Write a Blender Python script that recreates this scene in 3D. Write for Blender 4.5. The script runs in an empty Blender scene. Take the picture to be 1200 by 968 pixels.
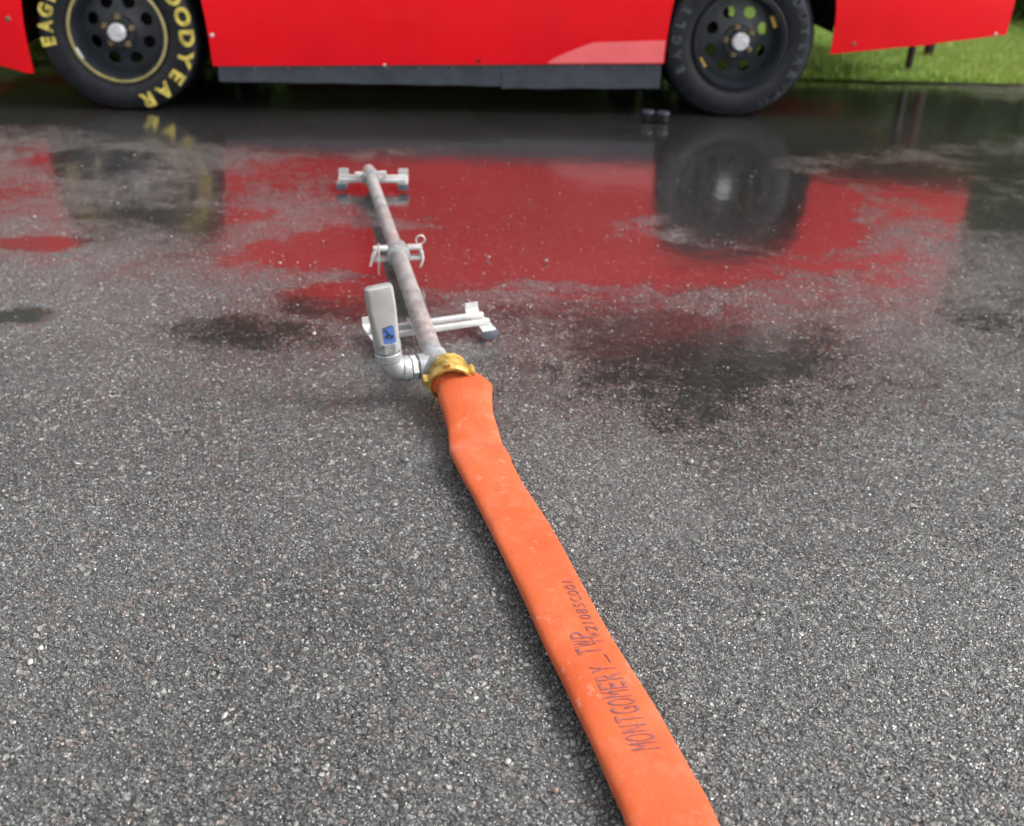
import bpy, bmesh, math, random
import numpy as np
from mathutils import Vector, Matrix
PI = math.pi
R = math.radians
random.seed(7)
rng = np.random.default_rng(7)
S = bpy.context.scene
C = S.collection

# ------------------------------------------------------------ camera
CAM_H = 1.031
cam = bpy.data.cameras.new('camera')
cam_o = bpy.data.objects.new('camera', cam)
C.objects.link(cam_o)
S.camera = cam_o
pitch, roll = R(28.6), R(1.4)
fw = Vector((0, math.cos(pitch), -math.sin(pitch)))
rt = Vector((1, 0, 0))
up = rt.cross(fw)
r2 = rt * math.cos(roll) + up * math.sin(roll)
u2 = up * math.cos(roll) - rt * math.sin(roll)
m = Matrix((r2, u2, -fw)).transposed().to_4x4()
m.translation = (0, 0, CAM_H)
cam_o.matrix_world = m
cam.sensor_width = 36
cam.lens = 36
cam.clip_start = 0.05
cam.clip_end = 3000
cam.dof.use_dof = True
cam.dof.focus_distance = 1.65
cam.dof.aperture_fstop = 3.8

# ------------------------------------------------------------ world, sun, exposure
SUN_EL, SUN_AZ = 42, 84          # azimuth from +Y, negative = to the left
W = bpy.data.worlds.new('World')
S.world = W
W.use_nodes = True
wn, wl = W.node_tree.nodes, W.node_tree.links
bg = wn['Background']
sky = wn.new('ShaderNodeTexSky')
sky.sky_type = 'NISHITA'
sky.sun_disc = False
sky.sun_elevation = R(SUN_EL)
sky.sun_rotation = R(SUN_AZ)
sky.altitude = 0
sky.air_density = 1.0
sky.dust_density = 5.0
sky.ozone_density = 1.0
hs = wn.new('ShaderNodeHueSaturation')
hs.inputs['Saturation'].default_value = 0.12
wl.new(sky.outputs[0], hs.inputs['Color'])
wl.new(hs.outputs[0], bg.inputs['Color'])
bg.inputs['Strength'].default_value = 0.15
sun = bpy.data.lights.new('sun', 'SUN')
sun.energy = 1.1
sun.angle = R(20)
sun.color = (1, 0.97, 0.93)
sun_o = bpy.data.objects.new('sun', sun)
C.objects.link(sun_o)
d = Vector((math.sin(R(SUN_AZ)) * math.cos(R(SUN_EL)), math.cos(R(SUN_AZ)) * math.cos(R(SUN_EL)), math.sin(R(SUN_EL))))
sun_o.rotation_euler = d.to_track_quat('Z', 'Y').to_euler()
S.view_settings.view_transform = 'Standard'
S.view_settings.look = 'None'
S.view_settings.exposure = 1.42
S.view_settings.gamma = 1

# ------------------------------------------------------------ helpers
def thing(name, label, cat, loc=(0, 0, 0), rotz=0.0, group=None):
    o = bpy.data.objects.new(name, None)
    C.objects.link(o)
    o.empty_display_size = 0.1
    o.location = loc
    o.rotation_euler = (0, 0, rotz)
    o['label'] = label
    o['category'] = cat
    if group: o['group'] = group
    return o

def tag(o, label, cat, group=None, kind=None):
    o['label'] = label
    o['category'] = cat
    if group: o['group'] = group
    if kind: o['kind'] = kind
    return o

def obj(name, bm, mat, parent=None, smooth=True, M=None):
    me = bpy.data.meshes.new(name)
    if M is not None: bm.transform(M)
    bmesh.ops.recalc_face_normals(bm, faces=bm.faces)
    bm.to_mesh(me)
    bm.free()
    me.materials.append(mat)
    if smooth:
        me.polygons.foreach_set('use_smooth', [True] * len(me.polygons))
        me.set_sharp_from_angle(angle=R(38))
    o = bpy.data.objects.new(name, me)
    C.objects.link(o)
    if parent: o.parent = parent
    return o

def np_obj(name, verts, faces, mat, parent=None, smooth=False, mats=None, midx=None):
    """verts (n,3), faces (m,k) arrays of equal polygon size"""
    me = bpy.data.meshes.new(name)
    nv, nf, k = len(verts), len(faces), faces.shape[1]
    me.vertices.add(nv)
    me.vertices.foreach_set('co', np.asarray(verts, dtype=np.float32).ravel())
    me.loops.add(nf * k)
    me.loops.foreach_set('vertex_index', faces.astype(np.int32).ravel())
    me.polygons.add(nf)
    me.polygons.foreach_set('loop_start', np.arange(0, nf * k, k, dtype=np.int32))
    me.polygons.foreach_set('loop_total', np.full(nf, k, dtype=np.int32))
    me.update(calc_edges=True)
    for mm in (mats or [mat]): me.materials.append(mm)
    if midx is not None: me.polygons.foreach_set('material_index', midx.astype(np.int32))
    if smooth: me.polygons.foreach_set('use_smooth', np.ones(nf, dtype=bool))
    me.validate()
    o = bpy.data.objects.new(name, me)
    C.objects.link(o)
    if parent: o.parent = parent
    return o

def copy_tree(o, parent=None):
    c = o.copy()
    C.objects.link(c)
    c.parent = parent
    for ch in list(o.children): copy_tree(ch, c)
    return c

def box(bm, cx, cy, cz, sx, sy, sz, M=None, bevel=0.0):
    r = bmesh.ops.create_cube(bm, size=1.0)
    vs = r['verts']
    bmesh.ops.scale(bm, vec=(sx, sy, sz), verts=vs)
    if bevel:
        es = list({e for v in vs for e in v.link_edges})
        rr = bmesh.ops.bevel(bm, geom=es, offset=bevel, segments=2, affect='EDGES', profile=0.5)
        vs = list({v for v in rr['verts']} | {v for v in vs if v.is_valid})
    bmesh.ops.translate(bm, vec=(cx, cy, cz), verts=vs)
    if M is not None: bmesh.ops.transform(bm, matrix=M, verts=vs)
    return vs

def lathe(bm, prof, seg=32, M=None, phase=0.0, wob=0):
    """prof: list of (r, z) revolved about z"""
    rings = []
    for (r, z) in prof:
        if r < 1e-6:
            rings.append([bm.verts.new((0, 0, z))])
        else:
            rings.append([bm.verts.new((r * math.cos(phase + 2 * PI * i / seg), r * math.sin(phase + 2 * PI * i / seg), z)) for i in range(seg)])
    for a, b in zip(rings[:-1], rings[1:]):
        for i in range(seg):
            j = (i + 1) % seg
            if len(a) == 1 and len(b) == 1: continue
            if len(a) == 1: bm.faces.new((a[0], b[j], b[i]))
            elif len(b) == 1: bm.faces.new((a[i], a[j], b[0]))
            else: bm.faces.new((a[i], a[j], b[j], b[i]))
    if M is not None:
        bmesh.ops.transform(bm, matrix=M, verts=[v for r in rings for v in r])

def frame(o, zdir, xhint=(0, 0, 1)):
    z = Vector(zdir).normalized()
    x = Vector(xhint)
    x = (x - z * x.dot(z))
    if x.length < 1e-4:
        x = Vector((1, 0, 0)) - z * z.x
    x.normalize()
    y = z.cross(x)
    M = Matrix((x, y, z)).transposed().to_4x4()
    M.translation = Vector(o)
    return M

def tube(bm, pts, r, seg=12, cap=True, close=False):
    pts = [Vector(p) for p in pts]
    n = len(pts)
    rs = r if isinstance(r, (list, tuple)) else [r] * n
    rings = []
    prevx = None
    for i, p in enumerate(pts):
        if close: t = pts[(i + 1) % n] - pts[i - 1]
        else: t = pts[min(i + 1, n - 1)] - pts[max(i - 1, 0)]
        M = frame(p, t, prevx if prevx is not None else (0.13, 0.2, 1))
        prevx = M.to_3x3().col[0]
        rings.append([bm.verts.new(M @ Vector((rs[i] * math.cos(2 * PI * k / seg), rs[i] * math.sin(2 * PI * k / seg), 0))) for k in range(seg)])
    prs = list(zip(rings[:-1], rings[1:])) + ([(rings[-1], rings[0])] if close else [])
    for a, b in prs:
        for k in range(seg):
            j = (k + 1) % seg
            bm.faces.new((a[k], a[j], b[j], b[k]))
    if cap and not close:
        bm.faces.new(rings[0][::-1])
        bm.faces.new(rings[-1])

def prism(bm, poly, z0, z1, M=None):
    a = [bm.verts.new((x, y, z0)) for x, y in poly]
    b = [bm.verts.new((x, y, z1)) for x, y in poly]
    n = len(poly)
    bm.faces.new(a[::-1])
    bm.faces.new(b)
    for i in range(n):
        j = (i + 1) % n
        bm.faces.new((a[i], a[j], b[j], b[i]))
    if M is not None: bmesh.ops.transform(bm, matrix=M, verts=a + b)

def bezel(poly_r, n=6, sx=1, sy=1):
    """rounded rectangle outline sx x sy, corner radius poly_r"""
    out = []
    for qx, qy, a0 in ((1, 1, 0), (-1, 1, PI / 2), (-1, -1, PI), (1, -1, 3 * PI / 2)):
        for i in range(n + 1):
            a = a0 + PI / 2 * i / n
            out.append((qx * (sx / 2 - poly_r) + poly_r * math.cos(a), qy * (sy / 2 - poly_r) + poly_r * math.sin(a)))
    return out

# ------------------------------------------------------------ materials
class NT:
    def __init__(self, name):
        self.m = bpy.data.materials.new(name)
        self.m.use_nodes = True
        self.n, self.l = self.m.node_tree.nodes, self.m.node_tree.links
        self.b = self.n['Principled BSDF']
    def put(self, sock, v):
        if isinstance(v, bpy.types.NodeSocket): self.l.new(v, sock)
        else:
            if isinstance(v, (tuple, list)) and len(v) == 3 and sock.type == 'RGBA': v = (*v, 1)
            sock.default_value = v
    def math(self, op, a, b=None, c=None, clamp=False):
        n = self.n.new('ShaderNodeMath'); n.operation = op; n.use_clamp = clamp
        self.put(n.inputs[0], a)
        if b is not None: self.put(n.inputs[1], b)
        if c is not None: self.put(n.inputs[2], c)
        return n.outputs[0]
    def vmath(self, op, a, b=None, out=0):
        n = self.n.new('ShaderNodeVectorMath'); n.operation = op
        self.put(n.inputs[0], a)
        if b is not None: self.put(n.inputs[1], b)
        return n.outputs[out]
    def coord(self, which='Object'):
        return self.n.new('ShaderNodeTexCoord').outputs[which]
    def noise(self, vec, scale, detail=2, rough=0.5, out='Fac'):
        n = self.n.new('ShaderNodeTexNoise')
        self.l.new(vec, n.inputs['Vector']); n.inputs['Scale'].default_value = scale
        n.inputs['Detail'].default_value = detail; n.inputs['Roughness'].default_value = rough
        return n.outputs[out]
    def voro(self, vec, scale, feature='F1', rnd=1.0, dim='3D'):
        n = self.n.new('ShaderNodeTexVoronoi'); n.feature = feature; n.voronoi_dimensions = dim
        self.l.new(vec, n.inputs['Vector']); n.inputs['Scale'].default_value = scale
        n.inputs['Randomness'].default_value = rnd
        return n
    def ramp(self, v, a, b, smooth=True, lo=0.0, hi=1.0):
        n = self.n.new('ShaderNodeMapRange')
        n.interpolation_type = 'SMOOTHSTEP' if smooth else 'LINEAR'
        self.put(n.inputs['Value'], v)
        self.put(n.inputs['From Min'], a); self.put(n.inputs['From Max'], b)
        self.put(n.inputs['To Min'], lo); self.put(n.inputs['To Max'], hi)
        return n.outputs['Result']
    def mix(self, f, a, b, typ='RGBA'):
        n = self.n.new('ShaderNodeMix'); n.data_type = typ
        i0, i1, o = (6, 7, 2) if typ == 'RGBA' else (2, 3, 0)
        self.put(n.inputs[0], f); self.put(n.inputs[i0], a); self.put(n.inputs[i1], b)
        return n.outputs[o]
    def bump(self, h, dist=1.0, strength=1.0):
        n = self.n.new('ShaderNodeBump')
        n.inputs['Distance'].default_value = dist; n.inputs['Strength'].default_value = strength
        self.l.new(h, n.inputs['Height'])
        self.l.new(n.outputs[0], self.b.inputs['Normal'])
    def set(self, **k):
        for a, v in k.items(): self.put(self.b.inputs[a.replace('_', ' ')], v)

def simple(name, col, rough=0.5, metal=0.0, var=0.15, scale=8, bump=0.0, bscale=200, rvar=0.1, **kw):
    t = NT(name)
    co = t.coord()
    n = t.noise(co, scale, 4, 0.6)
    f = t.ramp(n, 0.3, 0.7)
    dark = tuple(c * (1 - var) for c in col)
    lite = tuple(min(1, c * (1 + var)) for c in col)
    t.set(Base_Color=t.mix(f, dark, lite), Metallic=metal)
    t.set(Roughness=t.ramp(t.noise(co, scale * 3, 3), 0.3, 0.7, lo=max(0.02, rough - rvar), hi=min(1, rough + rvar)))
    if bump: t.bump(t.math('MULTIPLY', t.noise(co, bscale, 3), bump))
    for k, v in kw.items(): t.put(t.b.inputs[k.replace('_', ' ')], v)
    return t.m

# hollows in the paving where the water stands: centre x, y, half sizes, depth share
HOLLOWS = [(0.110, 3.680, 0.74, 0.62, 1.00), (-0.002, 2.864, 0.80, 0.25, 1.00), (0.780, 3.527, 0.42, 0.60, 1.00),
           (-0.10, 4.95, 2.9, 1.00, 1.00), (-0.40, 2.50, 0.24, 0.15, 0.75), (-0.649, 2.244, 0.30, 0.19, 0.55),
           (-1.420, 2.876, 0.20, 0.09, 0.62), (1.489, 3.783, 0.45, 0.55, 0.62), (-1.249, 2.343, 0.10, 0.06, 0.75),
           (-1.145, 3.124, 0.42, 0.12, 0.54), (-1.55, 3.75, 0.35, 0.25, 0.6), (-0.55, 3.75, 0.45, 0.35, 0.5), (0.45, 2.25, 0.80, 0.62, 0.50),
           (1.0, 2.75, 1.5, 0.80, 0.41), (-0.7, 3.5, 2.2, 0.95, 0.44), (1.8, 3.7, 1.6, 1.2, 0.50)]

def asphalt_material():
    t = NT('wet_asphalt')
    co = t.coord()
    # domain warp so that stones are not regular
    wv = t.vmath('SUBTRACT', t.noise(co, 70, 2, out='Color'), (0.5, 0.5, 0.5))
    sc = t.n.new('ShaderNodeVectorMath'); sc.operation = 'SCALE'
    t.l.new(wv, sc.inputs[0]); sc.inputs['Scale'].default_value = 0.007
    co2 = t.vmath('ADD', co, sc.outputs[0])
    def cells(scale, tilt, step, groove, gw):
        v = t.voro(co2, scale)
        e = t.voro(co2, scale, 'DISTANCE_TO_EDGE')
        col = v.outputs['Color']
        rv = t.vmath('MULTIPLY', t.vmath('SUBTRACT', col, (0.5, 0.5, 0.5)), (1, 1, 0))
        dv = t.vmath('SUBTRACT', co2, v.outputs['Position'])
        # Position comes back in texture space for some versions: tilt uses the local offset only
        dot = t.vmath('DOT_PRODUCT', rv, dv, out='Value')
        sep = t.n.new('ShaderNodeSeparateColor'); t.l.new(col, sep.inputs[0])
        h = t.math('MULTIPLY', dot, tilt)
        h = t.math('ADD', h, t.math('MULTIPLY', sep.outputs[2], step))
        g = t.ramp(e.outputs['Distance'], 0.0, gw)
        h = t.math('ADD', h, t.math('MULTIPLY', g, groove))
        return h, col, g, sep
    h1, c1, g1, s1 = cells(130, 0.34, 0.0010, 0.0026, 0.15)
    h2, c2, g2, s2 = cells(300, 0.45, 0.0003, 0.0006, 0.22)
    h = t.math('ADD', h1, t.math('MULTIPLY', h2, 0.9))
    fine = t.noise(co, 900, 2, 0.6)
    h = t.math('ADD', h, t.math('MULTIPLY', fine, 0.00010))
    lump = t.noise(co, 28, 2, 0.5)
    h = t.math('ADD', h, t.math('MULTIPLY', lump, 0.0020))
    patch = t.noise(co, 1.7, 4, 0.6)
    h = t.math('ADD', h, t.ramp(patch, 0.3, 0.7, lo=0.0, hi=0.0026))
    h = t.math('ADD', h, t.ramp(t.noise(co, 9, 3, 0.6), 0.3, 0.7, lo=0.0, hi=0.0016))
    # hollows
    pud = None
    wob = t.vmath('SUBTRACT', t.noise(co, 3.2, 4, 0.6, out='Color'), (0.5, 0.5, 0.5))
    sc2 = t.n.new('ShaderNodeVectorMath'); sc2.operation = 'SCALE'
    t.l.new(wob, sc2.inputs[0]); sc2.inputs['Scale'].default_value = 0.42
    cow = t.vmath('ADD', co, sc2.outputs[0])
    wob2 = t.vmath('SUBTRACT', t.noise(co, 14, 3, 0.6, out='Color'), (0.5, 0.5, 0.5))
    sc3 = t.n.new('ShaderNodeVectorMath'); sc3.operation = 'SCALE'
    t.l.new(wob2, sc3.inputs[0]); sc3.inputs['Scale'].default_value = 0.13
    small = t.vmath('ADD', co, sc3.outputs[0])
    for (x, y, hx, hy, a) in HOLLOWS:
        base = small if hx < 0.3 else cow
        q = t.vmath('MULTIPLY', t.vmath('SUBTRACT', base, (x, y, 0)), (1 / hx, 1 / hy, 0))
        ln = t.vmath('LENGTH', q, out='Value')
        g = t.ramp(ln, 1.75, 0.15, lo=0.0, hi=a)
        pud = g if pud is None else t.math('MAXIMUM', pud, g)
    h = t.math('SUBTRACT', h, t.math('MULTIPLY', pud, 0.0110))
    WATER = 0.0010
    rip = t.math('MULTIPLY', t.noise(co, 9, 3, 0.5), 0.0011)
    rip = t.math('ADD', rip, t.math('MULTIPLY', t.noise(co, 55, 2, 0.5), 0.00005))
    wlv = t.math('ADD', rip, WATER)
    hh = t.math('SMOOTH_MAX', h, wlv, 0.0004)
    under = t.ramp(t.math('SUBTRACT', wlv, h), -0.0002, 0.0006)
    dn = t.n.new('ShaderNodeDisplacement')
    dn.inputs['Midlevel'].default_value = 0.0; dn.inputs['Scale'].default_value = 1.0
    t.l.new(t.math('SUBTRACT', hh, 0.0080), dn.inputs['Height'])
    t.l.new(dn.outputs[0], t.n['Material Output'].inputs['Displacement'])
    t.m.displacement_method = 'BOTH'
    # colour of the stones
    r1 = s1.outputs[0]
    cA = t.mix(t.ramp(r1, 0.0, 1.0), (0.012, 0.012, 0.013), (0.062, 0.062, 0.060))
    pale = t.ramp(s1.outputs[1], 0.93, 0.97)
    cA = t.mix(pale, cA, (0.22, 0.21, 0.19))
    brown = t.ramp(s1.outputs[2], 0.95, 0.97)
    cA = t.mix(t.math('MULTIPLY', brown, 0.6), cA, (0.16, 0.10, 0.075))
    pale2 = t.ramp(s2.outputs[1], 0.95, 0.98)
    cA = t.mix(pale2, cA, (0.19, 0.185, 0.175))
    cA = t.mix(t.math('MULTIPLY', t.math('SUBTRACT', 1.0, g1), 0.7), cA, (0.012, 0.012, 0.012))
    drier = t.ramp(t.noise(co, 0.9, 3, 0.6), 0.35, 0.65)
    cA = t.mix(t.math('MULTIPLY', drier, 0.35), cA, (0.12, 0.12, 0.118))
    cA = t.mix(t.math('MULTIPLY', under, 0.7), cA, (0.014, 0.014, 0.014))
    t.set(Base_Color=cA, IOR=1.45)
    rr = t.mix(under, t.ramp(fine, 0.3, 0.7, lo=0.14, hi=0.28), 0.15, 'FLOAT')
    t.set(Roughness=rr)
    t.b.inputs['Specular IOR Level'].default_value = 1.0
    t.b.inputs['Coat Weight'].default_value = 1.0
    t.b.inputs['Coat IOR'].default_value = 1.5
    t.put(t.b.inputs['Coat Roughness'], t.mix(under, 0.16, 0.11, 'FLOAT'))
    return t.m

M_ASPH = asphalt_material()
M_RED = simple('red_paint', (0.80, 0.001, 0.009), 0.38, var=0.05, scale=3, rvar=0.06, bump=0.0009, bscale=3.5, Coat_Weight=0.15, Coat_Roughness=0.10, Specular_IOR_Level=0.25)
M_PINK = simple('pale_red', (0.95, 0.17, 0.18), 0.4, var=0.05, scale=9, Specular_IOR_Level=0.3)
M_SKIRT = simple('skirt_rubber', (0.030, 0.036, 0.050), 0.45, var=0.25, scale=14, bump=0.0015, bscale=12)
M_RUBBER = simple('tyre_rubber', (0.008, 0.009, 0.013), 0.42, var=0.4, scale=20, bump=0.0008, bscale=90, Specular_IOR_Level=0.35)
M_BLACK = simple('black_metal', (0.008, 0.008, 0.009), 0.55, var=0.2, scale=20, Specular_IOR_Level=0.3)
M_RIM = simple('rim_steel', (0.018, 0.022, 0.029), 0.38, var=0.25, scale=25, metal=0.0)
M_GOLD = simple('gold_rim_paint', (0.32, 0.27, 0.11), 0.5, var=0.2, scale=30)
M_YELLOW = simple('tyre_yellow_paint', (0.50, 0.40, 0.08), 0.7, var=0.4, scale=30)
M_FAINT = simple('worn_tyre_print', (0.035, 0.042, 0.055), 0.6, var=0.7, scale=22)
M_CAP = simple('hub_cap_alloy', (0.62, 0.63, 0.66), 0.35, metal=0.5, var=0.3, scale=60)
M_NUT = simple('brass_nut', (0.16, 0.12, 0.07), 0.45, metal=0.3, var=0.3, scale=60)
M_GLASS = simple('dark_window', (0.015, 0.017, 0.02), 0.08, var=0.1)
M_WHITE = simple('white_mark', (0.55, 0.56, 0.58), 0.5, var=0.2, scale=40)
M_LIME = simple('brake_paint', (0.30, 0.42, 0.08), 0.5, var=0.25, scale=50)
M_ORANGE = simple('orange_mark', (0.62, 0.36, 0.07), 0.5, var=0.25, scale=50)
M_POST = simple('post_brown', (0.035, 0.014, 0.014), 0.6, var=0.3, scale=12)
M_BARK = simple('bark', (0.07, 0.055, 0.04), 0.9, var=0.4, scale=9, bump=0.01, bscale=25)
M_DARKPRINT = simple('black_ink', (0.02, 0.02, 0.035), 0.6, var=0.4, scale=200)

def galv_material():
    t = NT('galvanised_steel')
    co = t.coord()
    n1 = t.noise(co, 22, 4, 0.65)
    n2 = t.noise(co, 130, 3, 0.6)
    c = t.mix(t.ramp(n1, 0.35, 0.65), (0.22, 0.215, 0.215), (0.36, 0.355, 0.35))
    c = t.mix(t.math('MULTIPLY', t.ramp(t.noise(co, 6, 4, 0.7), 0.48, 0.66), 0.45), c, (0.38, 0.26, 0.245))
    c = t.mix(t.math('MULTIPLY', t.ramp(n2, 0.56, 0.68), 0.6), c, (0.56, 0.56, 0.55))
    c = t.mix(t.math('MULTIPLY', t.ramp(n2, 0.40, 0.30), 0.5), c, (0.2, 0.2, 0.2))
    t.set(Base_Color=c, Metallic=0.35, Roughness=t.ramp(n2, 0.3, 0.7, lo=0.3, hi=0.6))
    t.bump(t.math('MULTIPLY', t.noise(co, 260, 3), 0.0004))
    return t.m
M_GALV = galv_material()
M_ALU = simple('pale_aluminium', (0.50, 0.50, 0.49), 0.42, metal=0.25, var=0.12, scale=40, bump=0.0002, bscale=300)
M_CAST = simple('cast_fitting', (0.30, 0.31, 0.32), 0.42, metal=0.4, var=0.22, scale=70, bump=0.0003, bscale=350)
M_BRASS = simple('brass', (0.44, 0.29, 0.075), 0.42, metal=0.45, var=0.35, scale=60, bump=0.0002, bscale=400)
M_SEAL = simple('dark_red_seal', (0.16, 0.012, 0.012), 0.5, var=0.2)
M_DARKEND = simple('dark_grey_rubber_foot', (0.085, 0.10, 0.13), 0.5, var=0.2, scale=60)

def hose_material():
    t = NT('orange_hose_rubber')
    co = t.coord()
    a = t.noise(co, 7, 4, 0.6)
    c = t.mix(t.ramp(a, 0.3, 0.7), (0.39, 0.062, 0.014), (0.44, 0.083, 0.023))
    dust = t.math('MULTIPLY', t.ramp(t.noise(co, 13, 5, 0.7), 0.48, 0.72), 0.42)
    c = t.mix(dust, c, (0.50, 0.15, 0.08))
    spot = t.math('MULTIPLY', t.ramp(t.noise(co, 38, 4, 0.7), 0.60, 0.72), 0.5)
    c = t.mix(spot, c, (0.42, 0.25, 0.20))
    uv = t.coord('UV')
    wv = t.n.new('ShaderNodeTexWave'); wv.wave_type = 'BANDS'; wv.bands_direction = 'Y'
    t.l.new(uv, wv.inputs['Vector']); wv.inputs['Scale'].default_value = 16.0
    wv.inputs['Distortion'].default_value = 0.6
    wv2 = t.n.new('ShaderNodeTexWave'); wv2.wave_type = 'BANDS'; wv2.bands_direction = 'X'
    t.l.new(uv, wv2.inputs['Vector']); wv2.inputs['Scale'].default_value = 170.0
    c = t.mix(t.math('MULTIPLY', wv.outputs['Fac'], 0.08), c, (0.42, 0.045, 0.007))
    t.set(Base_Color=c, Roughness=t.ramp(t.noise(co, 60, 3), 0.3, 0.7, lo=0.45, hi=0.7))
    hgt = t.math('ADD', t.math('MULTIPLY', wv.outputs['Fac'], 0.00009), t.math('MULTIPLY', wv2.outputs['Fac'], 0.00022))
    hgt = t.math('ADD', hgt, t.math('MULTIPLY', t.noise(co, 30, 4, 0.6), 0.0016))
    hgt = t.math('ADD', hgt, t.math('MULTIPLY', t.noise(co, 11, 2, 0.5), 0.004))
    t.bump(hgt)
    t.b.inputs['Sheen Weight'].default_value = 0.06
    t.b.inputs['Specular IOR Level'].default_value = 0.3
    t.b.inputs['Sheen Roughness'].default_value = 0.4
    return t.m
M_HOSE = hose_material()

def sticker_material():
    t = NT('blue_sticker')
    co = t.coord('UV')
    t.set(Base_Color=t.mix(t.ramp(t.noise(co, 5, 3), 0.66, 0.74), (0.045, 0.11, 0.33), (0.5, 0.52, 0.54)), Roughness=0.45)
    return t.m
M_STICK = sticker_material()

def leaf_material(name, a, b, c):
    t = NT(name)
    g = t.n.new('ShaderNodeNewGeometry')
    r = g.outputs['Random Per Island']
    col = t.mix(t.ramp(r, 0, 0.7, False), a, b)
    col = t.mix(t.ramp(r, 0.85, 1.0, False), col, c)
    t.set(Base_Color=col, Roughness=0.55)
    t.b.inputs['Transmission Weight'].default_value = 0
    t.b.inputs['Subsurface Weight'].default_value = 0
    return t.m
M_LEAF = leaf_material('leaf_green', (0.05, 0.10, 0.014), (0.085, 0.16, 0.025), (0.12, 0.19, 0.05))
M_LEAF2 = leaf_material('leaf_dark', (0.038, 0.075, 0.012), (0.065, 0.12, 0.022), (0.10, 0.15, 0.045))
M_GRASS = leaf_material('grass_blade', (0.27, 0.43, 0.05), (0.36, 0.54, 0.09), (0.50, 0.60, 0.24))
def lawn_material():
    t = NT('lawn')
    co = t.coord()
    c = t.mix(t.ramp(t.noise(co, 3, 4, 0.7), 0.3, 0.7), (0.20, 0.32, 0.05), (0.28, 0.40, 0.08))
    c = t.mix(t.ramp(t.noise(co, 60, 3, 0.7), 0.55, 0.7), c, (0.09, 0.14, 0.03))
    t.set(Base_Color=c, Roughness=0.8)
    t.bump(t.math('MULTIPLY', t.noise(co, 80, 4, 0.7), 0.02))
    return t.m
M_LAWN = lawn_material()

# ------------------------------------------------------------ ground
def sheet(name, x0, x1, y0, y1, z, mat, nx=2, ny=2, amp=0):
    bm = bmesh.new()
    g = [[bm.verts.new((x0 + (x1 - x0) * i / nx, y0 + (y1 - y0) * j / ny, z)) for i in range(nx + 1)] for j in range(ny + 1)]
    for j in range(ny):
        for i in range(nx):
            bm.faces.new((g[j][i], g[j][i + 1], g[j + 1][i + 1], g[j + 1][i]))
    o = obj(name, bm, mat, smooth=False)
    o['kind'] = 'structure'
    return o
GE = 5.75                                   # where the paving ends and the grass begins
sheet('soil', -900, 900, -900, 1500, -0.03, M_LAWN)
# the paving: finely meshed where the camera can see it, coarse beyond
phis = np.linspace(R(58), math.atan(CAM_H / GE), 860)
ys = CAM_H / np.tan(phis)
ys[-1] = GE
us = np.linspace(-1, 1, 900)
wid = 0.30 + 0.545 * ys
VX = (us[None, :] * wid[:, None])
VY = np.repeat(ys[:, None], len(us), 1)
gv = np.stack([VX, VY, np.zeros_like(VX)], 2).reshape(-1, 3)
nr, nc = VX.shape
ii = np.arange(nr * nc).reshape(nr, nc)
gf = np.stack([ii[:-1, :-1], ii[:-1, 1:], ii[1:, 1:], ii[1:, :-1]], 2).reshape(-1, 4)
ex, ef = [], []
nb_ = len(gv)
def eq(a, b, c, d_):
    base = nb_ + len(ex)
    ex.extend([a, b, c, d_]); ef.append([base, base + 1, base + 2, base + 3])
w0_, w1_ = wid[0], wid[-1]
for k in range(24):
    a, b = k * (nr - 1) // 24, (k + 1) * (nr - 1) // 24
    for sx in (-1, 1):
        p = [(sx * wid[a], ys[a], 0), (sx * 30, ys[a], 0), (sx * 30, ys[b], 0), (sx * wid[b], ys[b], 0)]
        eq(*(p if sx > 0 else p[::-1]))
eq((-30, -25, 0), (30, -25, 0), (30, ys[0], 0), (-30, ys[0], 0))
gv = np.vstack([gv, np.array(ex)]); gf = np.vstack([gf, np.array(ef)])
o = np_obj('asphalt_paving', gv, gf, M_ASPH, smooth=True)
o['kind'] = 'structure'
# ragged lawn edge
bm = bmesh.new()
xs = np.arange(-30, 30.01, 0.05)
top = [bm.verts.new((x, GE - 0.015 + 0.018 * math.sin(x * 7.1) * math.sin(x * 2.3 + 1) + random.uniform(-.006, .006), 0.004)) for x in xs]
mid = [bm.verts.new((x, GE + 0.25, 0.035)) for x in xs]
far = [bm.verts.new((x, 60, 0.06 + 0.02 * math.sin(x))) for x in xs]
for A, B in ((top, mid), (mid, far)):
    for i in range(len(xs) - 1): bm.faces.new((A[i], A[i + 1], B[i + 1], B[i]))
o = obj('lawn_ground', bm, M_LAWN)
o['kind'] = 'structure'

def blades(name, n, x0, x1, y0, y1, hgt, mat, z=0.03):
    x = rng.uniform(x0, x1, n)
    y = y0 + (y1 - y0) * rng.uniform(0, 1, n) ** 1.6
    h = hgt * rng.uniform(0.5, 1.3, n)
    a = rng.uniform(0, 2 * PI, n)
    w = rng.uniform(0.002, 0.0045, n)
    lean = rng.normal(0, 0.35, (n, 2)) * h[:, None]
    zz = np.minimum(z, 0.004 + (y - GE) * 0.12)
    p0 = np.stack([x - w * np.cos(a), y - w * np.sin(a), zz - .004], 1)
    p1 = np.stack([x + w * np.cos(a), y + w * np.sin(a), zz - .004], 1)
    p2 = np.stack([x + lean[:, 0], y + lean[:, 1], zz + h], 1)
    v = np.stack([p0, p1, p2], 1).reshape(-1, 3)
    f = np.arange(3 * n).reshape(-1, 3)
    o = np_obj(name, v, f, mat)
    o['kind'] = 'stuff'
    return o
o = blades('grass', 110000, -6, 7, GE - 0.012, 9.0, 0.032, M_GRASS)
tag(o, 'bright green mown grass behind the red car', 'grass', kind='stuff')

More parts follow.
